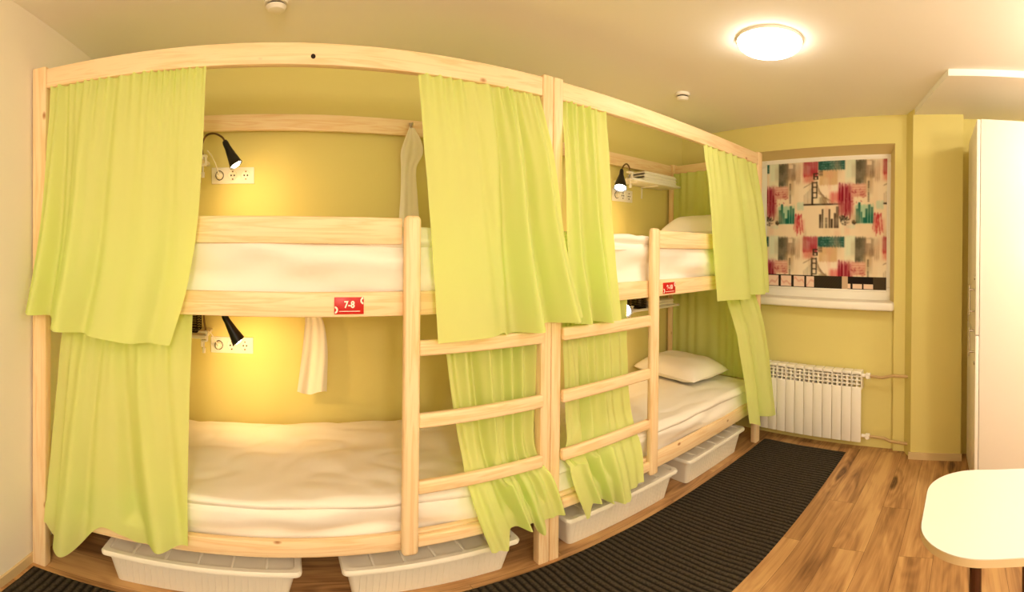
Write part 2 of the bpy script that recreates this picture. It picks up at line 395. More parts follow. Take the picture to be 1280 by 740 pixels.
tag(o, 'white pillow on the upper right bunk behind its guard rail', 'pillow', 'bed pillows')

# ------------------------------------------------------------------ curtains
def lerp_poly(P, t):
    for i in range(len(P) - 1):
        if t <= P[i + 1][0] or i == len(P) - 2:
            a, b = P[i], P[i + 1]; k = max(0, min(1, (t - a[0]) / (b[0] - a[0])))
            q0 = P[max(0, i - 1)]; q1 = P[min(len(P) - 1, i + 2)]
            out = []
            for d in (1, 2, 3):
                m0 = (b[d] - q0[d]) / (b[0] - q0[0]) * (b[0] - a[0]); m1 = (q1[d] - a[d]) / (q1[0] - a[0]) * (b[0] - a[0])
                k2, k3 = k * k, k * k * k
                out.append((2 * k3 - 3 * k2 + 1) * a[d] + (k3 - 2 * k2 + k) * m0 + (-2 * k3 + 3 * k2) * b[d] + (k3 - k2) * m1)
            return Vector(out)
def tpoly(P):
    z0, z1 = P[0][2], P[-1][2]
    return [((z0 - p[2]) / (z0 - z1), p[0], p[1], p[2]) for p in P]
def pw(P, s):
    for i in range(len(P) - 1):
        if s <= P[i + 1][0] or i == len(P) - 2:
            a, b = P[i], P[i + 1]; k = max(0, min(1, (s - a[0]) / (b[0] - a[0]))); k = k * k * (3 - 2 * k)
            return a[1] + (b[1] - a[1]) * k
def curtain(Lp, Rp, label, folds=(), bottom=None, gath=14, gamp=.008, seed=0, crease=None, group='lime curtains', nrm=(0, -1, 0), nu=150, nv=90, dens=0.0):
    """folds: (s_top, s_bottom, width, depth towards the room); bottom: (s, dz) outline of the hem"""
    Lp, Rp = tpoly(Lp), tpoly(Rp); nrm = Vector(nrm)
    upper = Lp[0][3] > 1.8
    def fn(u, v):
        s, t = u, v
        a, b = lerp_poly(Lp, t), lerp_poly(Rp, t)
        p = a.lerp(b, s)
        if upper and nrm.y:
            q = 1 - .022 * min(1, t / .3); p.x *= q; p.y *= q; p.z = 1.371 + (p.z - 1.371) * q
        if bottom: p.z += pw(bottom, s) * t ** 1.5
        d = 0.0
        for st, sb, w, dp in folds:
            c = st + (sb - st) * t; ww = w * (.40 + .65 * t)
            d += dp * (.35 + 1.0 * t) * math.exp(-((s - c) / ww) ** 2)
        d += gamp * math.sin(2 * PI * (gath * (s + .05 * math.sin(5.3 * s + seed) + .02 * math.sin(13 * s + 2 * seed)))) * (math.exp(-t * 7) + dens * (1 - .3 * t))
        d += .010 * t * noise.noise(Vector((s * 3.5 + seed, t * 2.0, .3))) + .004 * noise.noise(Vector((s * 9 + seed, t * 7, 4.2)))
        if crease:
            sc, dp, dz = crease
            k = 1 / (1 + math.exp((s - sc) / .006)); tt = min(1, t * 3)
            d -= dp * k * tt
            if dz: p.z += dz * k * t ** 2
        p = p + nrm * d
        if nrm.y:
            lim = None
            if p.z > 1.0: lim = 1.588 if p.z < 1.62 else 1.588 + (p.z - 1.62) * .12
            elif p.z < .50 and p.x > .5 and p.x < 2.2: lim = 1.560 + max(0, p.z - .34) * .9
            elif p.z < .50: lim = 1.590 + max(0, p.z - .34) * .9
            if upper and lim is None: lim = 1.588
            if lim is not None and (upper or p.z < .50):
                e = (p.y - lim) / .008
                p.y = lim - .008 * (math.log1p(math.exp(-e)) if e > -30 else -e)
            if not upper and .5 < p.x < 1.76 and p.z > .485:
                lo = 1.612 - max(0, .51 - p.z) * 1.2
                e = (p.y - lo) / .006
                p.y = lo + .006 * (math.log1p(math.exp(e)) if e < 30 else e)
        return p
    o = obj('curtain', MB().grid(fn, nu, nv), M_lime, smooth=60, fixn=False)
    return tag(o, label, 'curtain', group)
ZT = 1.962
curtain([(-.975, 1.615, ZT), (-.99, 1.57, 1.70), (-1.005, 1.535, 1.40), (-1.05, 1.505, 1.09)],
        [(-.303, 1.615, ZT), (-.325, 1.58, 1.47), (-.365, 1.565, 1.234), (-.43, 1.56, 1.047)],
        'lime curtain on the upper left bunk beside the cream wall', [(.12, .13, .04, -.035), (.27, .27, .05, .030), (.44, .40, .05, -.030), (.66, .74, .10, .020), (.80, .86, .05, -.018), (.06, .05, .04, .03)],
        [(0, 0), (.2, -.005), (.5, -.012), (1, 0)], 20, .010, 1.3, (.205, .028, .03))
curtain([(-.93, 1.655, 1.155), (-.95, 1.60, .9), (-.97, 1.575, .6), (-.995, 1.56, .19)],
        [(-.36, 1.655, 1.155), (-.36, 1.60, .9), (-.36, 1.572, .6), (-.358, 1.568, .30)],
        'lime curtain on the lower left bunk, bottom-left of the photo', [(.24, .18, .07, .035), (.36, .30, .05, -.02), (.48, .68, .08, -.045), (.60, .84, .07, .035), (.80, .95, .05, -.02)],
        [(0, .02), (.08, -.03), (.2, -.06), (.45, .075), (.7, .0), (1, 0)], 9, .012, 4.1, (.10, .035, .04))
curtain([(.508, 1.615, ZT), (.525, 1.59, 1.70), (.552, 1.575, 1.391), (.573, 1.56, 1.055)],
        [(1.068, 1.628, ZT), (1.085, 1.59, 1.85), (1.12, 1.565, 1.70), (1.18, 1.56, 1.40), (1.278, 1.55, 1.10)],
        'lime curtain on the upper left bunk hanging in front of the twin posts', [(.50, .30, .12, .014), (.60, .52, .055, -.05), (.70, .64, .05, .045), (.79, .76, .05, -.06), (.90, .90, .05, .05), (.15, .12, .15, .010), (.40, .42, .05, -.02)],
        [(0, 0), (.43, -.008), (.47, -.02), (1, 0)], 13, .012, 7.7)
curtain([(.62, 1.662, 1.15), (.66, 1.662, .9), (.70, 1.66, .68), (.735, 1.575, .43), (.80, 1.532, .21)],
        [(1.085, 1.662, 1.15), (1.085, 1.662, .8), (1.078, 1.645, .55), (1.12, 1.555, .43), (1.178, 1.54, .24)],
        'lime curtain on the lower left bunk tucked behind the ladder rungs', [(.30, .34, .05, -.03), (.42, .46, .04, .03), (.55, .60, .05, -.035), (.78, .80, .05, -.03), (.12, .12, .07, .02)],
        [(0, .0), (.20, -.015), (.26, .06), (.55, .05), (.68, -.02), (.74, .03), (1, .03)], 6.2, .026, 2.2, dens=.8)
curtain([(1.196, 1.615, ZT), (1.205, 1.60, 1.70), (1.212, 1.585, 1.40), (1.262, 1.578, 1.07)],
        [(1.471, 1.615, ZT), (1.482, 1.59, 1.70), (1.50, 1.58, 1.407), (1.545, 1.56, 1.063)],
        'lime curtain on the upper right bunk right of the twin posts', [(.16, .22, .07, .03), (.36, .46, .09, -.06), (.56, .64, .07, .035), (.70, .76, .05, -.02)],
        [(0, .0), (1, 0)], 7, .012, 5.5)
curtain([(1.23, 1.662, 1.15), (1.25, 1.662, .9), (1.262, 1.655, .64), (1.215, 1.55, .45), (1.30, 1.53, .205)],
        [(1.66, 1.662, 1.15), (1.68, 1.662, .9), (1.70, 1.65, .62), (1.704, 1.565, .42), (1.695, 1.54, .262)],
        'lime curtain on the lower right bunk behind the second ladder, pointed hem', [(.12, .15, .05, .03), (.24, .28, .05, -.05), (.40, .48, .06, -.05), (.32, .38, .04, .03), (.56, .64, .10, .02)],
        [(0, 0), (.03, .0), (.09, .065), (.66, -.035), (.74, .0), (1, 0)], 6, .018, 8.8, dens=.55)
curtain([(2.341, 1.615, ZT), (2.37, 1.59, 1.70), (2.40, 1.58, 1.45), (2.456, 1.57, 1.078)],
        [(3.08, 1.615, ZT), (3.13, 1.575, 1.70), (3.19, 1.565, 1.447), (3.23, 1.555, 1.079)],
        'lime curtain on the upper right bunk beside the window', [(.60, .66, .06, -.05), (.45, .46, .12, .02), (.76, .8, .07, .03), (.9, .92, .05, -.03)],
        [(0, 0), (.5, -.012), (.72, .0), (1, 0)], 9, .012, 6.1)
curtain([(2.66, 1.66, 1.15), (2.72, 1.61, .86), (2.78, 1.575, .55), (2.835, 1.555, .262)],
        [(3.07, 1.655, 1.15), (3.09, 1.56, .95), (3.12, 1.50, .65), (3.15, 1.46, .23)],
        'lime curtain on the lower right bunk in front of the radiator', [(.42, .50, .10, -.06), (.25, .22, .12, .012), (.8, .8, .15, .02)],
        [(0, 0), (.42, -.035), (.5, .0), (1, 0)], 5, .012, 3.3, (.47, -.04, -.015))
curtain([(3.112, 2.475, 1.955), (3.11, 2.475, 1.7), (3.11, 2.475, 1.42)], [(3.112, 1.665, 1.955), (3.11, 1.665, 1.7), (3.11, 1.665, 1.42)],
        'dark-looking lime curtain across the far end of the upper right bunk', [], None, 11, .008, 2.5, nrm=(-1, 0, 0), dens=.8)
curtain([(3.112, 2.475, 1.14), (3.11, 2.475, .8), (3.11, 2.475, .47)], [(3.112, 1.665, 1.14), (3.11, 1.665, .8), (3.11, 1.665, .47)],
        'dark-looking lime curtain behind the pillow of the lower right bunk', [], None, 9, .008, 1.5, nrm=(-1, 0, 0), dens=.8)

# ------------------------------------------------------------------ things on the back wall
def lit(parent, loc, direction, power, size=165, color=(1, .60, .24), rad=.03):
    ld = bpy.data.lights.new('lamp_light', 'SPOT'); ld.energy = power; ld.color = color; ld.spot_size = math.radians(size); ld.spot_blend = 1.0; ld.shadow_soft_size = rad
    lo = bpy.data.objects.new('lamp_light', ld); COL.objects.link(lo); lo.parent = parent
    lo.location = Vector(loc) - wloc(parent); lo.rotation_euler = Vector(direction).to_track_quat('-Z', 'Y').to_euler()
def reading_lamp(clamp, neck, tip, mouth, label, power, on=True, r1=.036, aim=None):
    r = thing('reading_lamp', label, 'lamp', clamp, 'clip-on reading lamps')
    x, y, z = clamp
    c = MB(); c.box(x - .035, x + .02, y - .018, y + .018, z + .012, z + .022, .003); c.box(x - .02, x + .014, y - .016, y + .016, z - .030, z - .022, .003)
    c.box(x + .008, x + .018, y - .012, y + .012, z - .030, z + .02, .003); c.tube([(x - .004, y, z - .022), (x - .004, y, z - .06)], .004, 10); c.tube([(x - .004, y, z - .06), (x - .004, y, z - .085)], .010, 10)
    obj('clamp', c, M_white_matt, r)
    P = [Vector(p) for p in neck]; Q = []
    for i in range(len(P) - 1):
        a, b = P[i], P[i + 1]; q0 = P[max(0, i - 1)]; q1 = P[min(len(P) - 1, i + 2)]
        for k in range(8):
            t = k / 8; t2, t3 = t * t, t * t * t
            Q.append(a * (2 * t3 - 3 * t2 + 1) + (b - q0) * .5 * (t3 - 2 * t2 + t) + b * (-2 * t3 + 3 * t2) + (q1 - a) * .5 * (t3 - t2))
    Q.append(P[-1])
    obj('gooseneck', MB().tube(Q, .0055, 10), M_neck, r)
    t, mth = Vector(tip), Vector(mouth); ax = (mth - t); h = ax.length; ax.normalize()
    M = ax.to_track_quat('Z', 'Y').to_matrix()
    sh = obj('lamp_shade', MB().lathe([(0, -.012), (.012, -.012), (.016, 0), (.017, h * .2), (r1 * .72, h * .62), (r1, h), (r1 - .002, h), (r1 * .70, h * .62), (.014, h * .2), (0, h * .15)], t, 28, M), M_black, r)
    obj('bulb', MB().lathe([(0, h * .5), (.012, h * .55), (r1 * .55, h * .72), (r1 * .74, h * .86), (r1 * .80, h * .95), (r1 * .5, h * 1.03), (0, h * 1.06)], t, 20, M), M_bulb if on else M_white, sh)
    if on:
        lit(r, mth + ax * .022, Vector(aim) if aim else ax, power)
    return r
def lp(x, z, y=2.36):
    k = y / 2.4; return (x * k, y, 1.371 + (z - 1.371) * k)
reading_lamp(lp(-.465, 1.775), [lp(-.472, 1.80), lp(-.474, 1.85), lp(-.45, 1.893, 2.34), lp(-.405, 1.902, 2.31), lp(-.362, 1.883, 2.27), lp(-.343, 1.858, 2.25)], lp(-.341, 1.852, 2.25), lp(-.280, 1.745, 2.24),
             'lit black-shaded reading lamp over the upper left bunk', 4.5, aim=(.35, .75, -.75))
reading_lamp(lp(-.455, .935), [lp(-.45, .96), lp(-.46, 1.04), lp(-.43, 1.10, 2.33), lp(-.39, 1.11, 2.28), lp(-.352, 1.075, 2.24), lp(-.342, 1.04, 2.22)], lp(-.342, 1.03, 2.22), lp(-.262, .912, 2.22),
             'black-shaded reading lamp over the lower left bunk, casting an orange glow', 7.5, aim=(.25, .80, -.55))
reading_lamp(lp(2.46, 1.865), [lp(2.452, 1.89), lp(2.44, 1.92), lp(2.41, 1.935), lp(2.375, 1.915), lp(2.36, 1.885)], lp(2.358, 1.88), lp(2.345, 1.765, 2.33),
             'lit black-shaded reading lamp over the upper right bunk', 5, r1=.052, aim=(-.05, .35, -.9))
reading_lamp(lp(2.475, .965), [lp(2.47, .98), lp(2.475, 1.03), lp(2.455, 1.06), lp(2.43, 1.045), lp(2.425, 1.03)], lp(2.425, 1.035), lp(2.405, .958, 2.30),
             'lit reading lamp over the lower right bunk, bulb glowing above the top rung', 4, r1=.058, aim=(-.05, .35, -.9))

def wall_shelf(x0, x1, z, label, bx):
    r = thing('wall_shelf', label, 'shelf', ((x0 + x1) / 2, YB, z), 'small white wall shelves')
    obj('shelf_board', MB().box(x0, x1, 2.33, YB - .002, z - .016, z, .003), M_white_matt, r)
    for b in bx:
        q = MB(); q.box(b - .008, b + .008, YB - .006, YB - .001, z - .10, z - .016, .001); q.box(b - .008, b + .008, 2.37, YB - .004, z - .024, z - .016, .001)
        obj('bracket', q, M_white_matt, r)
wall_shelf(-.90, -.455, 1.782, 'white wall shelf holding the upper left reading lamp, mostly behind curtain', (-.85, -.52))
wall_shelf(-.90, -.435, .945, 'white wall shelf with a dark basket over the lower left bunk', (-.85, -.50))
wall_shelf(2.42, 3.02, 1.838, 'white wall shelf with folded linen over the upper right bunk', (2.50, 2.76))
wall_shelf(2.42, 3.02, .968, 'white wall shelf over the lower right bunk', (2.50, 2.9))
# wire basket on the lower left shelf
def basket(x0, x1, y0, y1, z0, z1):
    mb = MB(); n = 7
    for i in range(n + 1):
        z = z0 + .003 + (z1 - z0 - .006) * i / n
        mb.tube([(x0, y0, z), (x1, y0, z), (x1, y1, z), (x0, y1, z), (x0, y0, z)], .003 if i in (0, n) else .002, 6)
    for x in [x0 + (x1 - x0) * i / 9 for i in range(10)]: mb.tube([(x, y0, z1), (x, y0, z0 + .002), (x, y1, z0 + .002), (x, y1, z1)], .002, 6)
    for y in (y0 + (y1 - y0) * .33, y0 + (y1 - y0) * .66): mb.tube([(x0, y, z1), (x0, y, z0 + .002), (x1, y, z0 + .002), (x1, y, z1)], .002, 6)
    return mb
o = obj('wire_basket', basket(-.76, -.50, 2.40, 2.53, .945, 1.04), M_dark); tag(o, 'dark wire basket on the shelf over the lower left bunk', 'basket', 'wire baskets on the shelves')
# folded linen
def folded(x0, x1, y0, y1, z, layers, label, group):
    r = thing('folded_linen', label, 'linen', ((x0 + x1) / 2, (y0 + y1) / 2, z), group)
    for i in range(layers):
        h = .022; zz = z + i * h
        obj('layer', soft_slab(x0 + .004 * i, x1 - .003 * i, y0, y1, zz, zz + h + .001, .0105, .0012, 30 + i, 0, 24, 10), M_sheet, r, smooth=70)
folded(2.56, 2.985, 2.345, 2.54, 1.838, 3, 'folded white linen on the shelf over the upper right bunk', 'folded linen on the shelves')
folded(2.70, 2.96, 2.345, 2.54, .968, 2, 'folded white linen on the shelf over the lower right bunk', 'folded linen on the shelves')
o = obj('wire_basket', basket(2.505, 2.60, 2.345, 2.50, .968, 1.045), M_dark); tag(o, 'small dark wire basket on the shelf over the lower right bunk, beside folded linen', 'basket', 'wire baskets on the shelves')
RX = Matrix.Rotation(PI / 2, 3, 'X')

def socket_panel(xc, z, label, w=.085, plug=True, sc=1.0):
    r = thing('socket_panel', label, 'socket', (xc, YB, z), 'triple wall socket panels')
    W = w * 3
    obj('frame', MB().box(xc - W / 2, xc + W / 2, YB - .011, YB - .001, z - .042, z + .042, .003), M_white_matt, r)
    for i in (-1, 0, 1):
        c = (xc + i * w * .92, YB - .0125, z)
        s = obj('socket', MB().lathe([(.031, 0), (.033, .003), (.026, .004), (.024, -.004), (.0, -.004)], c, 24, RX), M_white_matt, r)
        for a in ((.0095, 0), (-.0095, 0)):
            obj('pin_hole', MB().lathe([(0, .0015), (.0045, .0015), (.0045, -.001), (0, -.001)], (c[0] + a[0], c[1] - .0005, c[2] + a[1]), 10, RX), M_dark, s)
        for dz in (.019, -.019):
            obj('earth_clip', MB().box(c[0] - .004, c[0] + .004, c[1] - .005, c[1] + .002, z + dz - .003, z + dz + .003), M_neck, s)
    if plug:
        c = (xc - w * .92, YB - .014, z)
        obj('plug', MB().lathe([(0, .028), (.014, .028), (.020, .018), (.0215, 0)], c, 22, RX), M_white_matt, r)
        obj('plug_ring', MB().lathe([(.0215, .002), (.0245, .002), (.0245, -.002), (.0215, -.002)], (c[0], c[1] - .003, z), 22, RX), M_dark, r)
        Q = [(c[0], c[1] - .028, z), (c[0], c[1] - .05, z + .01), (c[0] - .012, 2.46, z + .05), (c[0] - .03, 2.42, z + .085), (c[0] - .045, 2.385, z + .10)]
        obj('cord', MB().tube(Q, .003, 8), M_white_matt, r)
socket_panel(-.318, 1.716, 'white triple socket panel below the upper left reading lamp')
socket_panel(-.318, .861, 'white triple socket panel below the lower left reading lamp')
socket_panel(2.52, 1.74, 'white triple socket panel below the upper right reading lamp', .078)

# towels on hooks
def towel(pts, label, seed, hook):
    """pts: rows (x_left, x_right, y, z) from the hook downwards"""
    P0 = [(a, y, z) for a, b, y, z in pts]; P1 = [(b, y, z) for a, b, y, z in pts]
    A, Bp = tpoly(P0), tpoly(P1); mb = MB()
    for dy in (0,):
        def fn(u, v):
            a, b = lerp_poly(A, v), lerp_poly(Bp, v); p = a.lerp(b, u)
            wd = (b - a).length; p.y -= min(.016, .10 * wd) * math.sin(u * 7.5 + seed) * (.35 + .65 * v) + min(.004, .02 * wd) * math.sin(u * 19 + v * 3 + seed) - dy
            p.z += .012 * v * math.sin(u * 7 + seed); return p
        mb.grid(fn, 50, 50)
    o = obj('towel', mb, M_towel, smooth=60); tag(o, label, 'towel', 'towels hung inside the left bunk')
    hx, hy, hz = hook
    h = thing('towel_hook', 'small metal hook holding the ' + ('upper' if hz > 1.5 else 'lower') + ' hanging towel', 'hook', (hx, hy, hz), 'towel hooks')
    obj('hook_plate', MB().box(hx - .010, hx + .010, hy - .006, hy, hz - .02, hz + .02, .003), M_chrome, h)
    obj('hook_arm', MB().tube([(hx, hy - .004, hz), (hx, hy - .03, hz - .008), (hx, hy - .04, hz - .002), (hx, hy - .042, hz + .012)], [.004, .004, .004, .005], 10), M_chrome, h)
towel([(.720, .752, 2.47, 1.972), (.685, .79, 2.455, 1.90), (.665, .80, 2.46, 1.835), (.67, .765, 2.47, 1.76), (.668, .772, 2.47, 1.62), (.655, .79, 2.47, 1.44)],
      'white towel tied on a hook inside the upper left bunk', .4, (.737, 2.498, 1.985))
towel([(.145, .19, 2.495, 1.09), (.115, .20, 2.49, 1.04), (.112, .225, 2.485, .98), (.098, .245, 2.485, .85), (.07, .242, 2.485, .635)],
      'cream towel hanging on the wall above the lower left mattress', 2.0, (.167, 2.558, 1.098))

# ------------------------------------------------------------------ storage boxes under the beds
def storage_box(x0, x1, yf, yb, h, label):
    r = thing('storage_box', label, 'storage box', ((x0 + x1) / 2, (yf + yb) / 2, 0), 'plastic storage boxes under the beds')
    t = .05; mb = MB()
    def loop(x0, x1, y0, y1, z, rad=.025, n=4):
        out = []
        for cx, cy, a in ((x1 - rad, y1 - rad, 0), (x0 + rad, y1 - rad, 90), (x0 + rad, y0 + rad, 180), (x1 - rad, y0 + rad, 270)):
            for k in range(n + 1):
                q = math.radians(a + 90 * k / n); out.append((cx + rad * math.cos(q), cy + rad * math.sin(q), z))
        return out
    def skin(loops, cap0=False, cap1=False):
        n = len(loops[0]); vs = [p for l in loops for p in l]; fs = []
        for i in range(len(loops) - 1):
            for q in range(n): fs.append((i * n + q, i * n + (q + 1) % n, (i + 1) * n + (q + 1) % n, (i + 1) * n + q))
        if cap0: fs.append(tuple(range(n)))
        if cap1: fs.append(tuple((len(loops) - 1) * n + q for q in range(n)))
        return vs, fs
    o0 = loop(x0 + t, x1 - t, yf + t * 1.2, yb - t, .002); o1 = loop(x0 + .018, x1 - .018, yf + .022, yb - .018, h - .006)
    i1 = loop(x0 + .024, x1 - .024, yf + .028, yb - .024, h - .004); i0 = loop(x0 + t + .005, x1 - t - .005, yf + t * 1.2 + .005, yb - t - .005, .01)
    mb.add(*skin([o0, o1], True)); mb.add(*skin([i1, i0], False, True))
    # vertical ribs moulded into the front and inside back
    n = int((x1 - x0 - .14) / .026)
    for k in range(n + 1):
        x = x0 + .075 + (x1 - x0 - .15) * k / n; w = .004
        ya, za, yb2, zb = yf + t * 1.2 - .0035 - .002, .012, yf + .022 - .0035 + .006, h - .03
        mb.add([(x - w, ya + .006, za), (x + w, ya + .006, za), (x + w, yb2 + .006, zb), (x - w, yb2 + .006, zb), (x - w * .6, ya, za), (x + w * .6, ya, za), (x + w * .6, yb2, zb), (x - w * .6, yb2, zb)],
               [(4, 5, 6, 7), (0, 4, 7, 3), (1, 2, 6, 5), (0, 1, 5, 4), (3, 7, 6, 2)])
    obj('tub', mb, M_plastic, r, smooth=30)
    ld = MB(); ld.box(x0 + .022, x1 - .022, yf + .022, yb - .022, h - .018, h - .012)
    R = [loop(x0 + .018, x1 - .018, yf + .018, yb - .018, h - .022), loop(x0, x1, yf, yb, h - .022), loop(x0 - .002, x1 + .002, yf - .002, yb + .002, h - .010), loop(x0 + .004, x1 - .004, yf + .004, yb - .004, h),
         loop(x0 + .026, x1 - .026, yf + .026, yb - .026, h), loop(x0 + .028, x1 - .028, yf + .028, yb - .028, h - .012)]
    rm = MB(); rm.add(*skin(R)); obj('rim', rm, M_plastic, r, smooth=50)
    for k in range(1, 6):
        x = x0 + (x1 - x0) * k / 6
        ld.box(x - .006, x + .006, yf + .022, yb - .03, h - .013, h - .005, .002)
    obj('lid', ld, M_plastic, r)
storage_box(-.735, .068, 1.605, 2.05, .18, 'white plastic storage box under the left bunk, nearest the cream wall')
storage_box(.222, .985, 1.600, 2.05, .18, 'white plastic storage box under the left bunk, below its ladder')
storage_box(1.245, 2.085, 1.600, 2.05, .18, 'white plastic storage box under the right bunk, below its ladder')
storage_box(2.20, 2.93, 1.605, 2.05, .18, 'white plastic storage box under the right bunk, nearest the window')

# ------------------------------------------------------------------ rug
rx0, rx1, ry0, ry1 = XL + .03, 3.215, .885, 1.578
rug = MB(); nr = int((rx1 - rx0) / .033)
def rugf(u, v):
    x = rx0 + (rx1 - rx0) * u; y = ry0 + (ry1 - ry0) * v
    ph = (x - rx0) / .033 + .2 * noise.noise(Vector((x * 6, y * 5, 0)))
    return (x, y + .004 * noise.noise(Vector((x * 3, v * 2, 5))), .002 + .0095 * abs(math.sin(PI * ph)) ** .7 * min(1, .25 + min(v, 1 - v) * 14))
rug.grid(rugf, nr * 6, 26)
for yy, s in ((ry0, 1), (ry1, -1)):
    rug.add([(rx0, yy, .0005), (rx1, yy, .0005), (rx1, yy + .001 * s, .005), (rx0, yy + .001 * s, .005)], [(0, 1, 2, 3)])
o = obj('rug', rug, M_rug, smooth=180, fixn=False)
uvl = o.data.uv_layers.new(name='ribs'); _rl = o.location
for lp_ in o.data.loops:
    c = o.data.vertices[lp_.vertex_index].co; x, y = c.x + _rl.x, c.y + _rl.y
    uvl.data[lp_.index].uv = ((x - rx0) / .033 + .2 * noise.noise(Vector((x * 6, y * 5, 0))), y)
tag(o, 'long dark charcoal ribbed rug on the floor before the bunks', 'rug')

# ------------------------------------------------------------------ radiator and pipes
y0r, ns, sw = .775, 11, .0795
r = thing('radiator', 'white sectional radiator under the window', 'radiator', (3.30, y0r + ns * sw / 2, .06))
for i in range(ns):
    ya = y0r + i * sw + .0018; yb = ya + sw - .0036
    s = MB()
    s.box(3.247, 3.262, ya, yb, .075, .470, .005, 2)          # front plate
    s.box(3.262, 3.330, ya + .03, yb - .03, .09, .55, .004)    # water channel
    s.box(3.250, 3.335, ya, ya + .004, .45, .560, .001); s.box(3.250, 3.335, yb - .004, yb, .45, .560, .001)
    for q in (.485, .512, .538): s.box(3.256, 3.300, ya + .004, yb - .004, q, q + .007, .001)
    s.box(3.252, 3.335, ya, yb, .556, .578, .007, 2)          # top cap
    obj('section', s, M_white_matt, r)
for z in (.545, .112):
    v = MB(); v.tube([(3.29, y0r + .004, z), (3.29, y0r - .03, z)], .013, 14); v.tube([(3.29, y0r - .03, z), (3.29, y0r - .062, z)], .021, 16); v.tube([(3.29, y0r - .046, z), (3.262, y0r - .046, z)], .016, 14)
    obj('valve', v, M_white_matt, r)
def pipe(P, label):
    mb = MB(); Q = []
    P = [Vector(p) for p in P]
    for i in range(len(P) - 1):
        for q in range(6): Q.append(P[i].lerp(P[i + 1], (q / 6) ** 2 * (3 - 2 * q / 6)))
    Q.append(P[-1]); mb.tube(Q, .0105, 12)
    o = obj('heating_pipe', mb, M_pipe); tag(o, label, 'pipe', 'radiator pipes')
pipe([(3.29, .714, .545), (3.29, .62, .538), (3.285, .54, .556), (3.29, .40, .556)], 'painted heating pipe from the top valve of the radiator to the pier')
pipe([(3.29, .714, .112), (3.285, .60, .110), (3.29, .55, .088), (3.285, .40, .080)], 'painted heating pipe near the floor from the radiator to the pier')

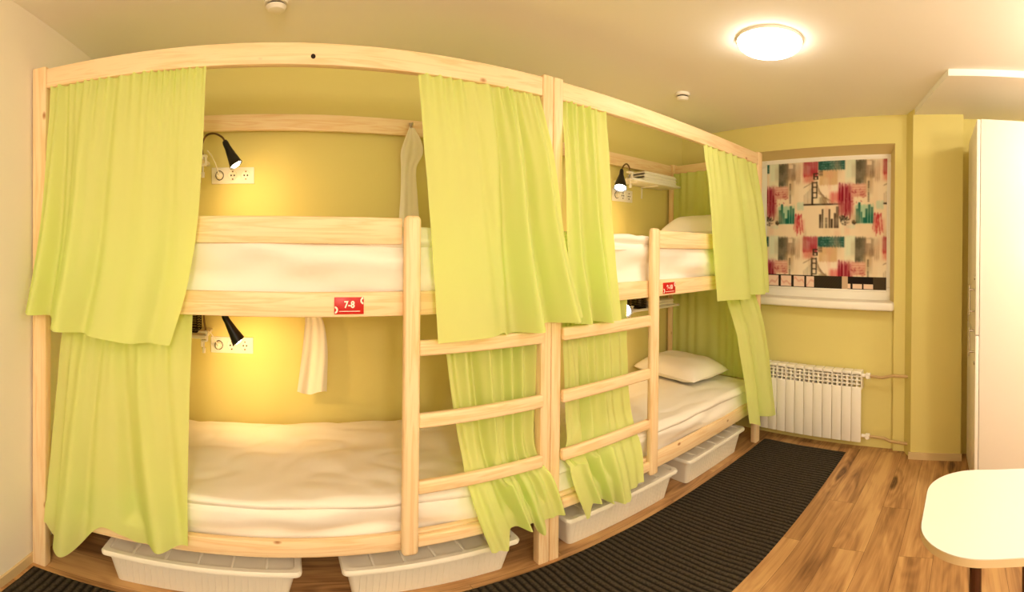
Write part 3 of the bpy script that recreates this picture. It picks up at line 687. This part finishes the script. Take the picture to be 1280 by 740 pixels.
# ------------------------------------------------------------------ roller blind with city print
PW, PH = 230, 250
def paint_blind():
    rnd = random.Random(11)
    TW, TH = 150, 147              # repeat of the pattern in canvas pixels
    base = [[(232, 212, 182) for _ in range(TW)] for _ in range(TH)]
    S = TW / 735.0                 # survey units -> canvas
    def blend(x, y, c, a):
        x %= TW; y %= TH; o = base[y][x]; base[y][x] = tuple(o[i] + (c[i] - o[i]) * a for i in range(3))
    def brush(x0, x1, y0, y1, c, a=1.0, soft=.12, streak=.35, seed=0, wob=6):
        X0, X1, Y0, Y1 = x0 * S, x1 * S, y0 * S, y1 * S
        for y in range(int(Y0) - 6, int(Y1) + 7):
            for x in range(int(X0) - 6, int(X1) + 7):
                e = 1.5 * noise.noise(Vector((x * .5 + seed, seed, 0))) * wob * .5
                fx = min((x - X0) / max(1, (X1 - X0) * soft), (X1 - x) / max(1, (X1 - X0) * soft))
                fy = min((y - Y0 + e) / max(1, (Y1 - Y0) * soft), (Y1 - y + e) / max(1, (Y1 - Y0) * soft))
                k = max(0, min(1, fx + .5)) * max(0, min(1, fy + .5))
                if k > 0:
                    st = 1 - streak * (.5 + .5 * math.sin(x * 1.9 + seed + 2 * noise.noise(Vector((x * .3, y * .05, seed)))))
                    st *= 1 - .25 * abs(noise.noise(Vector((x * .4, y * .4, seed + 3))))
                    blend(x, y, c, a * k * st)
    def rect(x0, x1, y0, y1, c, a=1.0):
        for y in range(int(round(y0 * S)), max(int(round(y0 * S)) + 1, int(round(y1 * S)))):
            for x in range(int(round(x0 * S)), max(int(round(x0 * S)) + 1, int(round(x1 * S)))): blend(x, y, c, a)
    def line(x0, y0, x1, y1, c, a=1.0, w=1):
        n = int(max(abs(x1 - x0), abs(y1 - y0)) * S * 1.5) + 1
        for i in range(n + 1):
            X, Y = (x0 + (x1 - x0) * i / n) * S, (y0 + (y1 - y0) * i / n) * S
            for q in range(w): blend(int(X) + q, int(Y), c, a)
    INK, CR, TEAL, MINT, BR = (44, 34, 26), (150, 22, 44), (18, 72, 66), (186, 208, 184), (112, 84, 60)
    brush(380, 520, 330, 520, (238, 222, 196), .8, seed=3)
    brush(600, 900, 320, 430, (245, 226, 208), .8, seed=4)
    brush(100, 185, 90, 260, MINT, .9, seed=5)
    brush(820, 915, 90, 330, (222, 222, 196), .9, seed=6)
    brush(183, 275, 100, 325, (66, 64, 48), .97, .08, .15, 7)
    brush(268, 350, 110, 270, (104, 80, 58), .9, .15, .5, 8)
    brush(250, 330, 250, 420, (190, 160, 120), .7, .2, .5, 9)
    rect(285, 330, 118, 158, (226, 206, 176), .9)
    brush(350, 400, 120, 300, (150, 110, 80), .6, .2, .7, 10)
    brush(425, 565, 95, 240, CR, 1.0, .12, .25, 12)
    brush(430, 530, 210, 300, (205, 90, 80), .7, .4, .3, 13)
    brush(585, 755, 185, 330, (204, 164, 116), .9, .10, .15, 14)
    brush(570, 820, 95, 188, TEAL, 1.0, .05, .12, 15)
    for i in range(34): rect(580 + rnd.random() * 225, 0, 0, 0, TEAL, 0); 
    for i in range(60):
        x, y = 600 + rnd.random() * 205, 110 + rnd.choice((0, 26, 52)) + rnd.random() * 8; rect(x, x + 10, y, y + 6, (120, 168, 150), .55)
    # bridge tower
    for yy in (300, 345, 395, 440): rect(512, 562, yy, yy + 10, INK)
    rect(510, 524, 296, 505, INK); rect(552, 564, 296, 440, INK); rect(526, 572, 212, 220, INK); rect(526, 538, 212, 276, INK); rect(526, 572, 240, 248, INK); rect(560, 572, 244, 272, INK); rect(526, 568, 268, 276, INK)
    for i in range(12): rect(580 + 14 * (i % 3), 588 + 14 * (i % 3), 198 + 12 * (i // 3), 206 + 12 * (i // 3), INK, .9)
    rect(430, 790, 506, 520, INK)
    for i in range(5): line(566, 330 + i * 18, 640 + i * 26, 506, BR, .6)
    for i in range(6): line(440 + i * 13, 506, 440 + i * 13, 420 - i * 12, BR, .45)
    line(432, 350, 520, 300, BR, .8)
    brush(585, 655, 440, 508, (130, 104, 72), .8, .2, .4, 16)
    # crimson splash
    brush(690, 790, 400, 500, (212, 84, 84), .9, .35, .2, 17)
    brush(765, 895, 330, 610, CR, .9, .22, .6, 18)
    for i in range(16):
        x = 770 + rnd.random() * 115; line(x, 310 + rnd.random() * 60, x + rnd.uniform(-14, 14), 620 + rnd.random() * 40, (120, 14, 34), .75)
    brush(890, 1012, 325, 445, (196, 120, 106), .85, .1, .35, 19)
    for i in range(4): rect(890, 1010, 345 + i * 24, 351 + i * 24, (232, 200, 176), .6)
    for i in range(26):
        a = rnd.random() * 6.28; q = 30 + rnd.random() * 36; line(935 + math.cos(a) * q, 450 + math.sin(a) * q, 935 + math.cos(a) * (q + 16), 450 + math.sin(a) * (q + 14), (150, 40, 50), .7)
    for i in range(13): rect(1028, 1046, 305 + i * 15, 314 + i * 15, (70, 58, 44), .9)
    # green skyline
    brush(915, 1080, 520, 690, (150, 196, 164), .9, .06, .2, 20)
    for x, t, w in ((925, 560, 22), (945, 500, 18), (968, 590, 14), (1010, 560, 20), (1035, 520, 20), (1058, 545, 22), (985, 640, 24)):
        rect(x, x + w, t, 690, (20, 92, 76), .95)
    brush(365, 430, 485, 560, MINT, .9, seed=21); 
    # black skyline
    for x, t, w in ((590, 610, 20), (612, 560, 16), (640, 640, 24), (675, 560, 14), (695, 650, 22), (725, 600, 22), (745, 535, 24)):
        rect(x, x + w, t, 735, (54, 40, 30), .92)
    for i in range(12): rect(620, 665, 555 + i * 12, 560 + i * 12, (210, 190, 160), .8)
    for cx, cy, q in ((820, 665, 42), (905, 680, 18), (795, 640, 24)):
        for i in range(90):
            a = rnd.random() * 6.28; w = q * math.sqrt(rnd.random()); rect(cx + w * math.cos(a), cx + w * math.cos(a) + 8, cy + w * math.sin(a), cy + w * math.sin(a) + 6, (40, 34, 28), .8)
    for i in range(18):
        x = 350 + rnd.random() * 80; line(x, 590 + rnd.random() * 40, x + rnd.uniform(-26, 26), 740 + rnd.random() * 70, (178, 44, 56), .7)
    brush(340, 440, 650, 770, (206, 110, 100), .5, .3, .4, 22)
    brush(100, 180, 700, 735, (200, 214, 192), .7, seed=23)
    for i in range(46):
        x, y = rnd.random() * 735, rnd.random() * 720; w, h = 30 + rnd.random() * 60, 60 + rnd.random() * 120
        brush(x, x + w, y, y + h, rnd.choice([(206, 176, 136), (226, 196, 168), (150, 118, 84), (214, 150, 130), (210, 216, 192), (238, 222, 196)]), .32, .4, .6, 40 + i)
    for _ in range(2):
        nb = []
        for y in range(TH):
            row = []
            for x in range(TW):
                q = [base[(y + dy) % TH][(x + dx) % TW] for dy, dx in ((0, 0), (0, 0), (0, 1), (0, -1), (1, 0), (-1, 0))]
                row.append(tuple(sum(c[i] for c in q) / 6 for i in range(3)))
            nb.append(row)
        base = nb
    cv = []
    for y in range(PH):
        row = []
        for x in range(PW):
            px = 65 * S + x * 1135 * S / PW * 1.0; py = 100 * S + y * (1200.0 * S) / PH
            c = base[int(py) % TH][int(px) % TW]
            row.append(c)
        cv.append(row)
    # border strip along the hem
    yb = int(PH * .905)
    for x in range(PW):
        f = x / PW
        for y in range(yb, PH):
            g = (y - yb) / (PH - yb); c = (236, 206, 184)
            if f < .42:
                if (f % .112) < .02 or g > .92 or g < .05: c = (40, 30, 24)
                elif abs((g - .5) - .2 * math.sin(f * 40) - .15 * math.sin(f * 93)) < .10: c = (224, 176, 156)
            elif f < .65: c = (52 + 14 * math.sin(x * 2.1), 44 + 10 * math.sin(x * 1.3 + y), 30)
            elif f < .70: c = (200, 170, 140)
            elif f < .90:
                if g < .55: c = (36, 28, 22)
                elif (f % .09) < .016 or g > .92: c = (40, 30, 24)
            else: c = (74, 62, 44)
            cv[y][x] = c
    return cv
bx, by0, by1, bz0, bz1 = 3.486, .628, 1.712, 1.107, 2.022
r = thing('roller_blind', 'roller blind with red, teal and black city print in the window', 'blind', (bx, (by0 + by1) / 2, bz0))
cv = paint_blind()
def bl(u, v):
    return (bx + .0025 * math.sin(u * 5) * v, by1 + (by0 - by1) * u, bz1 + (bz0 - bz1) * v)
fab = MB().grid(bl, PW, PH)
m, nt, N, L, B = newmat('city print cloth'); B.inputs['Roughness'].default_value = .85; B.inputs['Specular IOR Level'].default_value = .15
at = N.new('ShaderNodeVertexColor'); at.layer_name = 'print'; L.new(at.outputs['Color'], B.inputs['Base Color'])
fo = obj('blind_fabric', fab, m, r, 'printed fabric', smooth=60, fixn=False)
ca = fo.data.color_attributes.new('print', 'FLOAT_COLOR', 'POINT')
for j in range(PH + 1):
    for i in range(PW + 1):
        c = cv[min(j, PH - 1)][min(i, PW - 1)]
        ca.data[j * (PW + 1) + i].color = s2l([max(0, min(255, q)) for q in c])
obj('roller_tube', MB().tube([(bx + .006, by0 - .006, bz1 + .008), (bx + .006, by1 + .006, bz1 + .008)], .011, 16), M_white_matt, r)
obj('hem_bar', MB().box(bx - .004, bx + .006, by0, by1, bz0 - .012, bz0 + .001, .002), M_white_matt, r)
obj('side_bracket', MB().box(bx - .008, bx + .018, by0 - .014, by0 - .005, bz1 - .012, bz1 + .024, .002), M_white_matt, r)
obj('side_bracket', MB().box(bx - .008, bx + .018, by1 + .005, by1 + .014, bz1 - .012, bz1 + .024, .002), M_white_matt, r)
obj('pull_chain', MB().tube([(bx + .004, by0 - .010, bz1), (bx, by0 - .012, 1.7), (bx, by0 - .012, 1.42)], .0022, 8), M_white_matt, r)

# ------------------------------------------------------------------ table
def rrect(x0, x1, y0, y1, rad, n=14):
    out = []
    for cx, cy, a in ((x1 - rad, y1 - rad, 0), (x0 + rad, y1 - rad, 90), (x0 + rad, y0 + rad, 180), (x1 - rad, y0 + rad, 270)):
        for q in range(n + 1):
            t = math.radians(a + 90 * q / n); out.append((cx + rad * math.cos(t), cy + rad * math.sin(t)))
    return out
r = thing('table', 'white rounded table at the right edge on a dark chrome leg', 'table', (1.15, -.4, 0))
poly = rrect(.918, 1.388, -.90, .098, .15)
obj('tabletop', MB().prism(poly, .728, .75), M_white, r, smooth=30)
eb = MB(); n = len(poly); q = rrect(.9165, 1.3895, -.9015, .0995, .1515)
eb.add([(x, y, .7275) for x, y in q] + [(x, y, .7485) for x, y in q], [(i, (i + 1) % n, n + (i + 1) % n, n + i) for i in range(n)])
obj('edge_band', eb, M_edge, r, 'beige edge band', smooth=30)
for lx, ly in ((1.02, -.035), (1.30, -.20), (1.02, -.78), (1.30, -.78)):
    lg = MB().tube([(lx, ly, .012), (lx, ly, .728)], .015, 20); lg.lathe([(0, .71), (.034, .71), (.034, .728), (0, .728)], (lx, ly, 0), 20)
    l = obj('leg', lg, M_darkleg, r)
    obj('foot', MB().lathe([(0, 0), (.02, 0), (.02, .012), (0, .012)], (lx, ly, 0), 16), M_black, l)

# ------------------------------------------------------------------ wardrobe
r = thing('wardrobe', 'tall white wardrobe on the right with two-part door', 'wardrobe', (2.86, -.36, 0))
ang, piv = math.radians(4.0), (2.55, -.075, 0)
def wb(name, mat, *b, bev=.002, label=None, parent=None):
    return obj(name, MB().box(*b, bev=bev, rot=ang, piv=piv), mat, parent or r, label)
wb('carcass', M_white, 2.552, 3.15, -.66, -.099, .06, 2.052)
wb('plinth', M_white, 2.57, 3.14, -.65, -.115, 0, .06)
for z0, z1, hz in ((.065, .957, .92), (.962, 2.05, 1.13)):
    d = wb('door', M_white, 2.553, 3.149, -.096, -.075, z0, z1)
    hx = 2.615; h = MB()
    def rp(x, y, z): 
        v = Matrix.Rotation(ang, 3, 'Z') @ (Vector((x, y, z)) - Vector(piv)) + Vector(piv); return v
    h.tube([rp(hx, -.042, hz - .075), rp(hx, -.042, hz + .075)], .006, 12)
    for zz in (hz - .055, hz + .055): h.tube([rp(hx, -.076, zz), rp(hx, -.042, zz)], .005, 10)
    obj('handle', h, M_chrome, d, 'chrome bar handle')
    lz = hz + .115 if z0 > .5 else hz - .115
    lk = MB(); M = Matrix.Rotation(ang, 3, 'Z') @ Matrix.Rotation(-PI / 2, 3, 'X')
    lk.lathe([(0, .004), (.009, .004), (.011, 0), (.011, -.002)], rp(hx, -.0745, lz), 16, M); obj('lock', lk, M_chrome, d)

# ------------------------------------------------------------------ ceiling fittings
lx, ly = 1.915, .935
r = thing('ceiling_light', 'round lit ceiling light above the rug', 'ceiling light', (lx, ly, ZC))
obj('backplate', MB().lathe([(0, 0), (.163, 0), (.163, -.013), (0, -.013)], (lx, ly, ZC), 48), M_white_matt, r)
pr = [(.158, -.012)] + [(.158 * math.cos(t), -.016 - .055 * math.sin(t)) for t in [PI / 2 * i / 10 for i in range(10)]] + [(0, -.071)]
obj('diffuser', MB().lathe(pr, (lx, ly, ZC), 48), M_lampglass, r)
for x, y, lab in ((-.047, 1.80, 'white smoke detector above the left bunk, at the top edge of the photo'), (2.345, 1.80, 'white smoke detector on the ceiling above the right bunk')):
    r = thing('smoke_detector', lab, 'smoke detector', (x, y, ZC), 'ceiling smoke detectors')
    obj('base', MB().lathe([(0, 0), (.05, 0), (.052, -.012), (.048, -.018), (0, -.018)], (x, y, ZC), 32), M_white_matt, r)
    obj('vent', MB().lathe([(.036, -.017), (.036, -.027)], (x, y, ZC), 32), M_dark, r)
    obj('cap', MB().lathe([(.042, -.026), (.043, -.032), (.034, -.044), (.012, -.049), (0, -.049), (0, -.026), (.042, -.026)], (x, y, ZC), 32), M_white_matt, r)

# ------------------------------------------------------------------ lights
def point(name, loc, e, rad, color=(1, .86, .62)):
    ld = bpy.data.lights.new(name, 'POINT'); ld.energy = e; ld.shadow_soft_size = rad; ld.color = color
    o = bpy.data.objects.new(name, ld); COL.objects.link(o); o.location = loc
WARM = (1, .90, .755)
# inferred ceiling lamp outside the frame, then an added fill light behind the camera
point('unseen_light', (1.75, -.85, 2.16), 27, .09, WARM)
point('unseen_light', (-.05, -1.35, 1.75), 58, .15, WARM)  # bodiless fill light, added to brighten the ceiling and bunk fronts
w = bpy.data.worlds.new('world'); scn.world = w; w.use_nodes = True
w.node_tree.nodes['Background'].inputs['Color'].default_value = (1, .86, .62, 1); w.node_tree.nodes['Background'].inputs['Strength'].default_value = .15

# ------------------------------------------------------------------ camera: stitched panorama (equirectangular)
cd = bpy.data.cameras.new('camera'); cam = bpy.data.objects.new('camera', cd); COL.objects.link(cam)
cd.type = 'PANO'; cd.panorama_type = 'EQUIRECTANGULAR'
SX, SY, U0, V0 = 539.16, 644.16, 370.0, 311.78
cd.longitude_min = -U0 / SX; cd.longitude_max = (1280 - U0) / SX
cd.latitude_min = -(740 - V0) / SY; cd.latitude_max = V0 / SY
yaw, pit, rol = 2.34e-2, -9e-3, -7.2e-3
cy, sy, cp, sp, cr, sr = math.cos(yaw), math.sin(yaw), math.cos(pit), math.sin(pit), math.cos(rol), math.sin(rol)
Rz = Matrix(((cy, sy, 0), (-sy, cy, 0), (0, 0, 1))); Rx = Matrix(((1, 0, 0), (0, cp, -sp), (0, sp, cp))); Ry = Matrix(((cr, 0, sr), (0, 1, 0), (-sr, 0, cr)))
R = Rz @ Rx @ Ry
right, fwd, up = R.col[0], R.col[1], R.col[2]
Mx = Matrix((right, up, -fwd)).transposed().to_4x4(); Mx.translation = (0, 0, 1.371)
cam.matrix_world = Mx; cd.clip_start = .01
scn.camera = cam
scn.view_settings.view_transform = 'Standard'; scn.view_settings.look = 'None'; scn.view_settings.gamma = 1; scn.view_settings.use_curve_mapping = False
scn.view_settings.exposure = 0.36
scn.cycles.use_denoising = True; scn.cycles.max_bounces = 10; scn.cycles.diffuse_bounces = 6; scn.cycles.sample_clamp_indirect = 6
